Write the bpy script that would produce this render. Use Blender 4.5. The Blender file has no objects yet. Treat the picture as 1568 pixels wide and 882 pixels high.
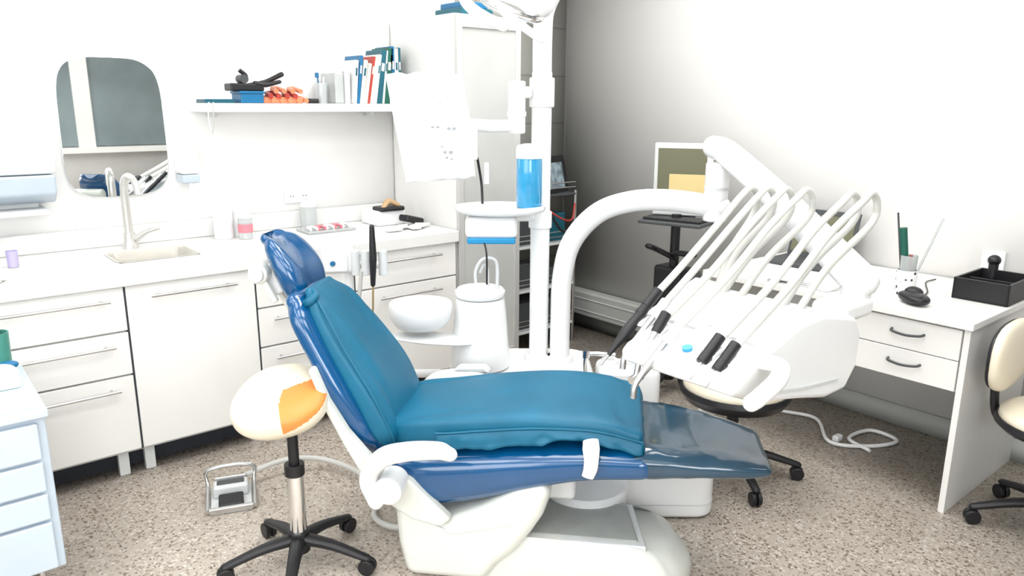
import bpy, bmesh, math, random
from mathutils import Vector, Matrix, noise, Euler
random.seed(4)
# ---------------------------------------------------------------- frames
YAW=math.radians(50.25)
FX,FY=math.cos(YAW),math.sin(YAW)
def TW(p): return Vector(p)
def TC(p):
    r,f,z=p
    return Vector((FY*r+FX*f,-FX*r+FY*f,z))
def TH(p):
    x,y,z=p
    return TC((.15+.99*x+.14*y,2.37-.14*x+.99*y,z))
FR=TW; CUR=None; CLOC=Vector((0,0,0))
def frame(fn):
    global FR; FR=fn
def grp(name,loc,fn=TW):
    global CUR,CLOC,FR
    FR=fn
    CLOC=fn(loc)
    e=bpy.data.objects.new(name,None); e.empty_display_size=.05
    e.location=CLOC; bpy.context.collection.objects.link(e); CUR=e
    return e
# ---------------------------------------------------------------- materials
MATS={}
def mat(name,col,rough=.5,metal=0,trans=0,coat=0,bump=0,bscale=60,var=0,vscale=8,emis=0,alpha=1,sheen=0,ior=1.45):
    if name in MATS: return MATS[name]
    m=bpy.data.materials.new(name); m.use_nodes=True
    nt=m.node_tree; b=nt.nodes['Principled BSDF']
    c=(*col,1)
    b.inputs['Base Color'].default_value=c; b.inputs['Roughness'].default_value=rough
    b.inputs['Metallic'].default_value=metal; b.inputs['Transmission Weight'].default_value=trans
    b.inputs['Coat Weight'].default_value=coat; b.inputs['Coat Roughness'].default_value=.08
    b.inputs['Alpha'].default_value=alpha; b.inputs['Sheen Weight'].default_value=sheen; b.inputs['IOR'].default_value=ior
    tc=nt.nodes.new('ShaderNodeTexCoord')
    if emis:
        b.inputs['Emission Color'].default_value=c; b.inputs['Emission Strength'].default_value=emis
    n=nt.nodes.new('ShaderNodeTexNoise'); n.inputs['Scale'].default_value=vscale; n.inputs['Detail'].default_value=4
    nt.links.new(tc.outputs['Object'],n.inputs['Vector'])
    v=var if var else .03
    r=nt.nodes.new('ShaderNodeValToRGB')
    r.color_ramp.elements[0].position=.3; r.color_ramp.elements[1].position=.7
    r.color_ramp.elements[0].color=(*[x*(1-v) for x in col],1)
    r.color_ramp.elements[1].color=(*[min(1,x*(1+v)) for x in col],1)
    nt.links.new(n.outputs['Fac'],r.inputs['Fac']); nt.links.new(r.outputs['Color'],b.inputs['Base Color'])
    if bump:
        n2=nt.nodes.new('ShaderNodeTexNoise'); n2.inputs['Scale'].default_value=bscale; n2.inputs['Detail'].default_value=3
        nt.links.new(tc.outputs['Object'],n2.inputs['Vector'])
        bp=nt.nodes.new('ShaderNodeBump'); bp.inputs['Strength'].default_value=bump; bp.inputs['Distance'].default_value=.01
        nt.links.new(n2.outputs['Fac'],bp.inputs['Height']); nt.links.new(bp.outputs['Normal'],b.inputs['Normal'])
    MATS[name]=m; return m
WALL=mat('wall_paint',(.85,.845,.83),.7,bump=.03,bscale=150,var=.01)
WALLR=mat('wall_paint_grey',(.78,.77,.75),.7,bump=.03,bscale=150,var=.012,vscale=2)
CEIL=mat('ceiling_paint',(.90,.90,.89),.8)
LAM=mat('white_laminate',(.81,.805,.78),.35,var=.01)
LAM2=mat('cabinet_carcass',(.60,.60,.59),.5)
COUNTER=mat('counter_top',(.74,.74,.725),.22,var=.02)
KICK=mat('dark_plinth',(.03,.035,.045),.6)
STEEL=mat('brushed_steel',(.62,.62,.62),.28,1)
CHROME=mat('chrome',(.8,.8,.8),.1,1)
ABS=mat('white_plastic',(.82,.83,.83),.28,coat=.3,var=.01)
ABSG=mat('pale_grey_plastic',(.62,.64,.64),.4,var=.02)
CREAM=mat('cream_shell',(.68,.70,.65),.35,coat=.2,var=.02)
GREYP=mat('grey_rubber_plate',(.34,.355,.335),.5,var=.06,vscale=20)
VINYL=mat('blue_vinyl',(.001,.070,.20),.17,coat=.9,bump=.03,bscale=20,var=.05)
FABR=mat('teal_cover_fabric',(.001,.110,.20),.5,bump=.30,bscale=7,var=.12,vscale=5)
SLATE=mat('smoky_plastic_cover',(.015,.055,.095),.16,coat=.8,bump=.10,bscale=8,var=.25,vscale=6)
BLACK=mat('black_plastic',(.012,.012,.014),.4)
DARK=mat('dark_grey',(.06,.065,.07),.5)
CREAMV=mat('cream_vinyl',(.78,.71,.56),.4,coat=.2,bump=.05,bscale=20)
ORANGE=mat('orange_vinyl',(.80,.25,.055),.4)
HOSE=mat('grey_white_hose',(.56,.56,.53),.4)
BLUEG=mat('pale_blue_metal',(.52,.60,.68),.4,var=.02)
CYANS=mat('cyan_mat',(.58,.76,.79),.4,bump=.1)
TRANSB=mat('translucent_blue',(.56,.65,.74),.2,trans=.2,coat=.4)
WATER=mat('blue_water_bottle',(.05,.42,.74),.12,trans=.35,coat=.5,var=.1)
BLUEP=mat('blue_plastic',(.01,.14,.30),.35)
TEALP=mat('teal_plastic',(.01,.10,.14),.35)
REDP=mat('red_plastic',(.42,.05,.04),.4)
GREENP=mat('green_plastic',(.01,.10,.07),.4)
ORNG=mat('orange_plastic',(.78,.27,.14),.35,trans=.1)
PAPER=mat('white_paper',(.80,.80,.79),.7,bump=.1,bscale=30)
CLEAR=mat('clear_acrylic',(.78,.82,.82),.08,trans=.6,coat=.3)
FROST=mat('frosted_glass',(.50,.51,.495),.35,var=.12,vscale=1.5,coat=.2)
ALU=mat('aluminium_frame',(.62,.62,.61),.4,.4)
GREYW=mat('grey_trunking',(.44,.45,.43),.5,var=.03)
WRAP=mat('plastic_film_wrap',(.77,.78,.78),.22,coat=.6,bump=.35,bscale=13)
MIRR=mat('mirror_glass',(.88,.90,.90),.015,1)
SCREEN=mat('screen_olive',(.13,.13,.08),.3,emis=.22)
SCREENY=mat('screen_window_yellow',(.58,.46,.22),.3,emis=.28)
PINK=mat('pink_silicone',(.70,.22,.26),.4)
LILAC=mat('lilac_plastic',(.55,.50,.75),.35,trans=.2)
DUSK=mat('window_glass_bluegrey',(.19,.23,.24),.3,var=.3,vscale=1.2)
# floor
def floormat():
    m=bpy.data.materials.new('speckled_vinyl_floor'); m.use_nodes=True; nt=m.node_tree; N=nt.nodes; L=nt.links
    b=N['Principled BSDF']; tc=N.new('ShaderNodeTexCoord')
    base=N.new('ShaderNodeTexNoise'); base.inputs['Scale'].default_value=3
    L.new(tc.outputs['Object'],base.inputs['Vector'])
    cr=N.new('ShaderNodeValToRGB'); cr.color_ramp.elements[0].color=(.58,.51,.435,1); cr.color_ramp.elements[1].color=(.66,.59,.51,1)
    L.new(base.outputs['Fac'],cr.inputs['Fac'])
    prev=cr.outputs['Color']
    for sc,col,wf,th in((62,(.26,.19,.145,1),.25,.42),(85,(.82,.77,.70,1),.28,.5),(105,(.10,.08,.065,1),.16,.42),(48,(.44,.36,.29,1),.18,.40),(130,(.33,.26,.21,1),.22,.5)):
        v=N.new('ShaderNodeTexVoronoi'); v.inputs['Scale'].default_value=sc
        mp=N.new('ShaderNodeMapping'); mp.inputs['Location'].default_value=(sc*.13,sc*.07,0)
        L.new(tc.outputs['Object'],mp.inputs['Vector']); 
        nz=N.new('ShaderNodeTexNoise'); nz.inputs['Scale'].default_value=sc*1.2
        L.new(mp.outputs['Vector'],nz.inputs['Vector'])
        mixv=N.new('ShaderNodeMix'); mixv.data_type='VECTOR'; mixv.inputs[0].default_value=.014
        L.new(mp.outputs['Vector'],mixv.inputs[4]); L.new(nz.outputs['Color'],mixv.inputs[5])
        L.new(mixv.outputs[1],v.inputs['Vector'])
        sep=N.new('ShaderNodeSeparateColor'); L.new(v.outputs['Color'],sep.inputs['Color'])
        lt=N.new('ShaderNodeMath'); lt.operation='LESS_THAN'; lt.inputs[1].default_value=wf; L.new(sep.outputs[0],lt.inputs[0])
        l2=N.new('ShaderNodeMath'); l2.operation='LESS_THAN'; l2.inputs[1].default_value=th; L.new(v.outputs['Distance'],l2.inputs[0])
        mu=N.new('ShaderNodeMath'); mu.operation='MULTIPLY'; L.new(lt.outputs[0],mu.inputs[0]); L.new(l2.outputs[0],mu.inputs[1])
        mu2=N.new('ShaderNodeMath'); mu2.operation='MULTIPLY'; mu2.inputs[1].default_value=.80; L.new(mu.outputs[0],mu2.inputs[0])
        mx=N.new('ShaderNodeMix'); mx.data_type='RGBA'; L.new(mu2.outputs[0],mx.inputs[0]); L.new(prev,mx.inputs[6]); mx.inputs[7].default_value=col
        prev=mx.outputs[2]
    L.new(prev,b.inputs['Base Color']); b.inputs['Roughness'].default_value=.45
    return m
FLOOR=floormat()
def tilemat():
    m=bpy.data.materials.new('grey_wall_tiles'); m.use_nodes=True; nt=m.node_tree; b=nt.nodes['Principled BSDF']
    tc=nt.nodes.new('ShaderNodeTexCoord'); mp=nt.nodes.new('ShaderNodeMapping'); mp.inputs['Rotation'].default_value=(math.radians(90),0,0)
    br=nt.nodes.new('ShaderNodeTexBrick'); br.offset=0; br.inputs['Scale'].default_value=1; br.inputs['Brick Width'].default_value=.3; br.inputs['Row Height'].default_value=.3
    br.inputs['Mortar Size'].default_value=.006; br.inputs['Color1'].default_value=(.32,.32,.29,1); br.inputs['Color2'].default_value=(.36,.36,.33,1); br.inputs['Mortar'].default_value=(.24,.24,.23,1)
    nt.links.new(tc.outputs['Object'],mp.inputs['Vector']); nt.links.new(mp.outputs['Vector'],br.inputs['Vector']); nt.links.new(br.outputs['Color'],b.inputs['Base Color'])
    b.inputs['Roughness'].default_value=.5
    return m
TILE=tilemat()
# ---------------------------------------------------------------- mesh helpers
def mk(name,verts,faces,m,bev=0,sub=0,sharp=40,segs=3):
    me=bpy.data.meshes.new(name)
    vs=[(FR(v)-CLOC) for v in verts]
    me.from_pydata([tuple(v) for v in vs],[],faces)
    bm=bmesh.new(); bm.from_mesh(me)
    bmesh.ops.remove_doubles(bm,verts=bm.verts,dist=1e-6)
    bmesh.ops.recalc_face_normals(bm,faces=bm.faces); bm.to_mesh(me); bm.free()
    for p in me.polygons: p.use_smooth=True
    o=bpy.data.objects.new(name,me); bpy.context.collection.objects.link(o)
    if CUR is not None: o.parent=CUR
    else: o.location=CLOC
    me.materials.append(m)
    if bev:
        b=o.modifiers.new('bevel','BEVEL'); b.width=bev; b.segments=segs; b.limit_method='ANGLE'; b.angle_limit=math.radians(35); b.harden_normals=True
    elif not sub:
        me.set_sharp_from_angle(angle=math.radians(sharp))
    if sub:
        s=o.modifiers.new('sub','SUBSURF'); s.levels=sub; s.render_levels=sub
    return o
def box(n,c,s,m,b=.004,rot=(0,0,0)):
    R=Euler(rot).to_matrix(); c=Vector(c)
    vs=[c+R@Vector((x*s[0]/2,y*s[1]/2,z*s[2]/2)) for x in(-1,1) for y in(-1,1) for z in(-1,1)]
    fs=[(0,1,3,2),(4,6,7,5),(0,4,5,1),(2,3,7,6),(0,2,6,4),(1,5,7,3)]
    b=min(b,min(s)*.45)
    return mk(n,vs,fs,m,bev=b)
def bx(n,a,b_,m,b=.004):
    return box(n,[(a[i]+b_[i])/2 for i in range(3)],[abs(b_[i]-a[i]) for i in range(3)],m,b)
def catmull(P,k):
    P=[Vector(p) for p in P]
    if k<=1 or len(P)<3: return P,[i for i in range(len(P))]
    out=[];par=[]
    for i in range(len(P)-1):
        p0=P[i-1] if i>0 else 2*P[0]-P[1]; p1=P[i];p2=P[i+1]; p3=P[i+2] if i+2<len(P) else 2*P[-1]-P[-2]
        for j in range(k):
            t=j/k
            out.append(.5*((2*p1)+(-p0+p2)*t+(2*p0-5*p1+4*p2-p3)*t*t+(-p0+3*p1-3*p2+p3)*t**3)); par.append(i+t)
    out.append(P[-1]);par.append(len(P)-1)
    return out,par
def tube(n,P,r,m,k=6,seg=16,flat=None,bev=0,roundcap=False):
    C,par=catmull(P,k)
    def rad(t):
        if isinstance(r,(int,float)): return r
        i=min(int(t),len(r)-2); return r[i]+(r[i+1]-r[i])*(t-i)
    T=[(C[min(i+1,len(C)-1)]-C[max(i-1,0)]).normalized() for i in range(len(C))]
    up=Vector((0,0,1)) if abs(T[0].z)<.9 else Vector((1,0,0))
    if flat: up=Vector(flat[0])
    N=(up-T[0]*up.dot(T[0])).normalized()
    vs=[];fs=[]
    items=[(C[i],T[i],rad(par[i])) for i in range(len(C))]
    if roundcap:
        c0,t0,r0=items[0];c1,t1,r1=items[-1]
        s=[(c0-t0*r0*math.sin(a),t0,r0*math.cos(a)+1e-5) for a in(1.5,1.2,.8,.4)]
        e=[(c1+t1*r1*math.sin(a),t1,r1*math.cos(a)+1e-5) for a in(.4,.8,1.2,1.5)]
        items=s+items+e
    for c,t,rr in items:
        if flat: N=(up-t*up.dot(t)).normalized()
        else: N=(N-t*N.dot(t)).normalized()
        B=t.cross(N)
        kx,ky=(flat[1],flat[2]) if flat else (1,1)
        for j in range(seg):
            a=2*math.pi*j/seg
            vs.append(c+N*(math.cos(a)*rr*ky)+B*(math.sin(a)*rr*kx))
    nr=len(items)
    for i in range(nr-1):
        for j in range(seg):
            fs.append((i*seg+j,i*seg+(j+1)%seg,(i+1)*seg+(j+1)%seg,(i+1)*seg+j))
    fs.append(tuple(range(seg))); fs.append(tuple((nr-1)*seg+j for j in range(seg)))
    return mk(n,vs,fs,m,bev=bev)
def cyl(n,a,b,r,m,r1=None,seg=28,bev=0):
    return tube(n,[a,b],[r,r if r1 is None else r1],m,k=1,seg=seg,bev=bev)
def lathe(n,c,prof,m,seg=36,sx=1,sy=1,sharp=40):
    vs=[];fs=[];c=Vector(c)
    for r,z in prof:
        for j in range(seg):
            a=2*math.pi*j/seg; vs.append(c+Vector((math.cos(a)*max(r,1e-4)*sx,math.sin(a)*max(r,1e-4)*sy,z)))
    for i in range(len(prof)-1):
        for j in range(seg): fs.append((i*seg+j,i*seg+(j+1)%seg,(i+1)*seg+(j+1)%seg,(i+1)*seg+j))
    fs.append(tuple(range(seg)));fs.append(tuple((len(prof)-1)*seg+j for j in range(seg)))
    return mk(n,vs,fs,m,sharp=sharp)
def ext(n,poly,y0,y1,m,b=.006,plane='xz',segs=3):
    k=len(poly); vs=[]
    for y in(y0,y1):
        for p in poly:
            vs.append((p[0],y,p[1]) if plane=='xz' else ((p[0],p[1],y) if plane=='xy' else (y,p[0],p[1])))
    fs=[tuple(range(k)),tuple(range(k,2*k))]+[(i,(i+1)%k,k+(i+1)%k,k+i) for i in range(k)]
    return mk(n,vs,fs,m,bev=b,segs=segs)
def spl(tab,x):
    if x<=tab[0][0]: return tab[0][1:]
    if x>=tab[-1][0]: return tab[-1][1:]
    for i in range(len(tab)-1):
        if tab[i][0]<=x<=tab[i+1][0]:
            t=(x-tab[i][0])/(tab[i+1][0]-tab[i][0])
            p0=tab[max(i-1,0)];p1=tab[i];p2=tab[i+1];p3=tab[min(i+2,len(tab)-1)]
            return tuple(.5*(2*p1[j]+(-p0[j]+p2[j])*t+(2*p0[j]-5*p1[j]+4*p2[j]-p3[j])*t*t+(-p0[j]+3*p1[j]-3*p2[j]+p3[j])*t**3) for j in range(1,len(p1)))
def sloft(n,tab,m,steps=40,seg=48,power=4,endr=.04,disp=None,zp=3):
    """slab swept in xz plane. tab rows: (s, cx, cz, halfthick, yc, halfwidth)"""
    s0,s1=tab[0][0],tab[-1][0]
    S=[s0+(s1-s0)*i/steps for i in range(steps+1)]
    rows=[spl(tab,s) for s in S]
    rr=[]
    for i,v in enumerate(rows):
        cx,cz,ht,yc,hw=v
        a=rows[max(i-1,0)];b=rows[min(i+1,steps)]
        t=Vector((b[0]-a[0],0,b[1]-a[1])).normalized(); rr.append((Vector((cx,yc,cz)),t,ht,hw))
    full=[]
    c,t,ht,hw=rr[0]; e=min(endr,ht)
    for a in(1.5,1.1,.7,.35): full.append((c-t*e*math.sin(a),t,ht-e*(1-math.cos(a)) if ht>e else ht*math.cos(a)+1e-4,hw-e*(1-math.cos(a))))
    full+=rr
    c,t,ht,hw=rr[-1]; e=min(endr,ht)
    for a in(.35,.7,1.1,1.5): full.append((c+t*e*math.sin(a),t,ht-e*(1-math.cos(a)) if ht>e else ht*math.cos(a)+1e-4,hw-e*(1-math.cos(a))))
    vs=[];fs=[]
    for c,t,ht,hw in full:
        N=Vector((-t.z,0,t.x))
        for j in range(seg):
            a=2*math.pi*j/seg; ca,sa=math.cos(a),math.sin(a)
            x=math.copysign(abs(ca)**(2/power),ca); z=math.copysign(abs(sa)**(2/min(power,zp)),sa)
            p=c+Vector((0,1,0))*(x*hw)+N*(z*ht)
            if disp: p=disp(p,c,N,x,z)
            vs.append(p)
    nr=len(full)
    for i in range(nr-1):
        for j in range(seg): fs.append((i*seg+j,i*seg+(j+1)%seg,(i+1)*seg+(j+1)%seg,(i+1)*seg+j))
    fs.append(tuple(range(seg)));fs.append(tuple((nr-1)*seg+j for j in range(seg)))
    return mk(n,vs,fs,m,sharp=80)
def ell(n,c,r,m,seg=28,rings=16,p=2,rot=(0,0,0),pz=None):
    R=Euler(rot).to_matrix(); c=Vector(c); vs=[];fs=[]; pz=pz or p
    for i in range(rings+1):
        ph=-math.pi/2+math.pi*i/rings
        for j in range(seg):
            a=2*math.pi*j/seg
            ch,sh_=math.cos(ph),math.sin(ph); ch=abs(ch)**(2/pz); sh_=math.copysign(abs(sh_)**(2/pz),sh_)
            ca,sa=math.cos(a),math.sin(a)
            q=[ch*math.copysign(abs(ca)**(2/p),ca),ch*math.copysign(abs(sa)**(2/p),sa),sh_]
            vs.append(c+R@Vector((q[0]*r[0],q[1]*r[1],q[2]*r[2])))
    for i in range(rings):
        for j in range(seg): fs.append((i*seg+j,i*seg+(j+1)%seg,(i+1)*seg+(j+1)%seg,(i+1)*seg+j))
    return mk(n,vs,fs,m,sharp=70)
def rrect(x0,x1,y0,y1,r,n=6):
    out=[]
    for cx,cy,a0 in((x1-r,y1-r,0),(x0+r,y1-r,90),(x0+r,y0+r,180),(x1-r,y0+r,270)):
        for i in range(n+1):
            a=math.radians(a0+90*i/n); out.append((cx+r*math.cos(a),cy+r*math.sin(a)))
    return out
def flat(name,a,b,m):
    global CUR,CLOC,FR
    CUR=None; FR=TW; CLOC=Vector([(a[i]+b[i])/2 for i in range(3)])
    o=bx(name,a,b,m,.0005); o.modifiers.clear(); return o
# ================================================================ ROOM
X0,X1,Y0,Y1,H=-1.5,3.62,-1.4,3.8,2.75
flat('floor',(X0-.1,Y0-.1,-.06),(X1+.1,Y1+.1,0),FLOOR)
flat('ceiling',(X0-.1,Y0-.1,H),(X1+.1,Y1+.1,H+.06),CEIL)
flat('wall_north',(X0-.1,Y1,0),(X1+.1,Y1+.1,H),WALL)
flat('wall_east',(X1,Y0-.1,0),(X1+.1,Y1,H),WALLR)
flat('wall_south',(X0-.1,Y0-.1,0),(X1+.1,Y0,H),WALL)
flat('wall_west',(X0-.1,Y0,0),(X0,Y1,H),WALL)
flat('baseboard_east',(X1-.015,Y0,0),(X1,Y1,.10),GREYW)
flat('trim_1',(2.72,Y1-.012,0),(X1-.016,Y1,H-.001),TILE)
g=grp('wall_heater',(3.56,3.2,.1))
bx('casing',(3.535,2.75,.10),(3.62,3.72,.27),GREYW,.015)
for i in range(2): bx('fin_%d'%i,(3.530,2.8,.14+i*.08),(3.538,3.67,.146+i*.08),ABSG,.002)
g=grp('window_1',(1.9,Y0,1.7))
bx('glass',(.95,Y0+.005,1.05),(3.2,Y0+.03,2.45),DUSK,.002)
for x in(.9,1.62,3.2): bx('mullion_%d'%int(x*10),(x,Y0+.0,1.0),(x+(.06 if x!=1.62 else .16),Y0+.06,2.5),LAM,.004)
bx('sill',(.9,Y0,.98),(3.26,Y0+.12,1.04),LAM,.005); bx('head',(.9,Y0,2.45),(3.26,Y0+.06,2.51),LAM,.005)
GLOWB=mat('added_glow_blind',(.9,.93,.97),.6,emis=1.2)  # glow for the two added windows
def fillwin(name,axis,e):  # unseen window plus area lamp, added only to light the room
    if axis=='x':
        grp(name,(X0,1,1.6))
        bx('blind',(X0+.005,-.4,.95),(X0+.03,2.2,2.3),GLOWB,.002)
        for y in(-.45,.87,2.2): bx('frame_%d'%int(y*10+10),(X0,y,.9),(X0+.06,y+.06,2.35),LAM,.004)
        bx('sill',(X0,-.45,.86),(X0+.12,2.26,.92),LAM,.005); bx('head',(X0,-.45,2.3),(X0+.06,2.26,2.36),LAM,.005)
        loc=(X0+.12,.9,1.62); rot=(math.radians(90),0,math.radians(-90)); sz=2.4
    else:
        grp(name,(-.35,Y0,1.6))
        bx('blind',(-1.25,Y0+.005,.95),(.55,Y0+.03,2.3),GLOWB,.002)
        for x in(-1.3,-.38,.55): bx('frame_%d'%int(x*10+20),(x,Y0,.9),(x+.06,Y0+.06,2.35),LAM,.004)
        bx('sill',(-1.3,Y0,.86),(.61,Y0+.12,.92),LAM,.005); bx('head',(-1.3,Y0,2.3),(.61,Y0+.06,2.36),LAM,.005)
        loc=(-.35,Y0+.12,1.62); rot=(math.radians(90),0,0); sz=1.7
    ld=bpy.data.lights.new(name+'_fill','AREA'); ld.shape='RECTANGLE'; ld.size=sz; ld.size_y=1.3; ld.energy=e; ld.color=(.97,.985,1)
    lo=bpy.data.objects.new(name+'_fill',ld); lo.location=loc; lo.rotation_euler=rot; bpy.context.collection.objects.link(lo)
    return lo
fillwin('added_window_west','x',27)  # added west window, soft light from the left
lo=fillwin('added_window_south','y',46)  # added south window behind the camera, fills the dark corner
lo.rotation_euler=(math.radians(90),0,math.radians(180))
lo.rotation_euler=(math.radians(-90),math.radians(180),0)
# emit direction must be +Y (into the room)
lo.rotation_euler=Vector((0,1,0)).to_track_quat('-Z','Z').to_euler()
GLOWP=mat('added_panel_glow',(1,.99,.97),.6,emis=2.0)  # glowing face of the added ceiling panels
EN={(-.5,.1):7,(-.5,1.45):8,(-.5,2.6):6,(1.0,.1):9,(1.0,1.45):10,(1.0,2.6):8,(2.4,.1):12,(2.4,1.45):14,(2.5,2.7):24}
for (px,py),en in EN.items():
    g=grp('added_ceiling_panel',(px,py,H-.02))  # unseen panel with area lamp, added for general light and corner fill
    bx('frame',(px-.45,py-.45,H-.03),(px+.45,py+.45,H-.001),ABS,.003)
    bx('diffuser',(px-.42,py-.42,H-.034),(px+.42,py+.42,H-.028),GLOWP,.001)
    ld=bpy.data.lights.new('added_panel_light','AREA'); ld.shape='SQUARE'; ld.size=.84; ld.energy=en; ld.color=(1,.99,.97)
    lo=bpy.data.objects.new('added_panel_lamp',ld); lo.location=(0,0,-.03); lo.parent=g; bpy.context.collection.objects.link(lo)
# ================================================================ BASE CABINETS
YF=3.18
g=grp('base_cabinets',(1.1,3.5,0))
bx('carcass',(-.55,YF+.021,.10),(2.265,3.79,.735),LAM2,.002)
bx('carcass_rail',(-.549,YF+.022,.74),(2.264,YF+.08,.799),LAM2,.002)
bx('plinth',(-.5,YF+.12,.0),(2.26,3.78,.099),KICK,.001)
def barhandle(n,x0,x1,z,y=YF):
    cyl(n+'_bar',(x0,y-.035,z),(x1,y-.035,z),.006,STEEL,seg=12)
    for q,x in enumerate((x0+.03,x1-.03)): cyl(n+'_post%d'%q,(x,y-.035,z),(x,y+.003,z),.005,STEEL,seg=10)
def front(n,x0,x1,z0,z1,h=True,hx=None):
    bx(n,(x0+.004,YF,z0+.004),(x1-.004,YF+.02,z1-.004),LAM,.003)
    if h: 
        a,b=hx or (x0+.06,x1-.06)
        barhandle(n+'_handle',a,b,z1-.05)
for i,(x0,x1) in enumerate(((-.53,.07),(.07,.67))):
    for j,(a,b) in enumerate(((.616,.80),(.435,.616),(.11,.435))): front('drawer_%d_%d'%(i,j),x0,x1,a,b)
front('door_panel',.67,1.19,.11,.80,True,(.758,1.10))
for j,(a,b) in enumerate(((.616,.80),(.435,.616),(.11,.435))): front('drawer_3_%d'%j,1.19,1.67,a,b,True,(1.25,1.61))
for j,(a,b) in enumerate(((.62,.80),(.11,.62))): front('drawer_4_%d'%j,1.67,2.265,a,b,True,(1.79,2.15))
for x in(.668,1.19,1.67): bx('gap_%d'%int(x*100),(x-.006,YF+.006,.11),(x+.006,YF+.0225,.80),KICK,.0005)
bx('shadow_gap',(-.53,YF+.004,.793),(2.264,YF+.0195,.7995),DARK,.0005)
for q,x in enumerate((.60,.70,1.15,1.25,1.62,2.2)): bx('leg_%d'%q,(x-.02,YF+.03,0),(x+.02,YF+.06,.11),ABSG,.003)
sx0,sx1,sy0,sy1=.70,1.02,3.34,3.60
cz0,cz1=.80,.86
bx('counter_front',(-.56,3.155,cz0),(2.268,sy0,cz1),COUNTER,.006)
bx('counter_rear',(-.56,sy1,cz0),(2.268,3.79,cz1),COUNTER,.002)
bx('counter_left',(-.56,sy0-.003,cz0+.0004),(sx0,sy1+.003,cz1-.0004),COUNTER,.001)
bx('counter_right',(sx1,sy0-.003,cz0+.0004),(2.268,sy1+.003,cz1-.0004),COUNTER,.001)
bx('backsplash',(-.56,3.765,cz1),(2.268,3.795,.945),COUNTER,.006)
rings=[]
for ins,z in((-.010,cz1+.0015),(0,cz1+.002),(.006,cz1-.004),(.015,.80),(.05,.775),(.12,.772)):
    rings.append([(x,y,z) for x,y in rrect(sx0+ins,sx1-ins,sy0+ins,sy1-ins,max(.045-ins*.2,.008),5)])
vs=[v for r in rings for v in r]; n=len(rings[0]); fs=[]
for i in range(len(rings)-1):
    for j in range(n): fs.append((i*n+j,i*n+(j+1)%n,(i+1)*n+(j+1)%n,(i+1)*n+j))
fs.append(tuple((len(rings)-1)*n+j for j in range(n)))
mk('sink_basin',vs,fs,mat('sink_ceramic',(.50,.48,.43),.25,coat=.3))
lathe('sink_drain',(.80,3.47,.774),[(.0,0),(.028,0),(.03,.004),(.018,.006),(.0,.004)],STEEL)
cyl('sink_drain_hole',(.80,3.47,.779),(.80,3.47,.782),.015,DARK)
g=grp('sink_tap',(.82,3.67,.86))
TAPM=mat('satin_tap',(.64,.63,.60),.25,.5)
lathe('base',(.82,3.67,.86),[(.0,0),(.036,0),(.036,.012),(.026,.03),(.024,.07),(.0,.075)],TAPM)
tube('spout',[(.82,3.67,.92),(.82,3.67,1.10),(.823,3.655,1.16),(.83,3.61,1.185),(.838,3.55,1.165),(.842,3.525,1.11)],[.018,.018,.017,.015,.014,.014],TAPM,seg=20)
tube('lever',[(.845,3.655,.905),(.885,3.625,.935),(.925,3.60,.95)],[.016,.010,.009],TAPM,roundcap=True)
# mirror
g=grp('wall_mirror',(.835,3.79,1.38))
pts=[]
for i in range(72):
    a=2*math.pi*i/72; c,s=math.cos(a),math.sin(a)
    pw=3.6 if s>0 else 3.8
    x=math.copysign(abs(c)**(2/pw),c)*.215; z=math.copysign(abs(s)**(2/5.0),s)*.305
    x*=1-.02*(z/.305)
    pts.append((.835+x,1.385+z))
ext('glass',pts,3.784,3.798,MIRR,.003)
g=grp('paper_towel_dispenser',(.40,3.70,1.2))
ext('cover',[(3.80,1.21),(3.60,1.21),(3.585,1.24),(3.60,1.34),(3.66,1.385),(3.80,1.39)],.20,.56,ABS,.015,'yz')
ext('lower_tray',[(3.795,1.09),(3.66,1.09),(3.60,1.13),(3.592,1.208),(3.795,1.208)],.205,.555,TRANSB,.012,'yz')
bx('shelf_paper',(.24,3.60,1.045),(.52,3.79,1.065),PAPER,.004)
bx('bracket',(.26,3.74,1.06),(.50,3.79,1.10),ABS,.004)
g=grp('soap_dispenser',(1.12,3.76,1.2))
bx('body',(1.075,3.69,1.17),(1.165,3.802,1.31),ABS,.018)
bx('reservoir',(1.08,3.695,1.13),(1.16,3.802,1.17),TRANSB,.008)
bx('cap',(1.085,3.70,1.305),(1.155,3.802,1.325),ABS,.008)
cyl('nozzle',(1.12,3.71,1.10),(1.12,3.71,1.14),.008,ABS)
g=grp('wall_outlet',(1.68,3.79,1.02))
bx('plate',(1.61,3.788,.985),(1.75,3.7995,1.06),ABS,.004)
for x in(1.645,1.715):
    cyl('socket_%d'%int(x*1000),(x,3.789,1.022),(x,3.784,1.022),.024,ABSG); 
    for q in(-.008,.008): cyl('hole_%d_%d'%(int(x*1000),int(q*1000)),(x+q,3.7845,1.022),(x+q,3.783,1.022),.003,DARK,seg=8)
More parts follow.
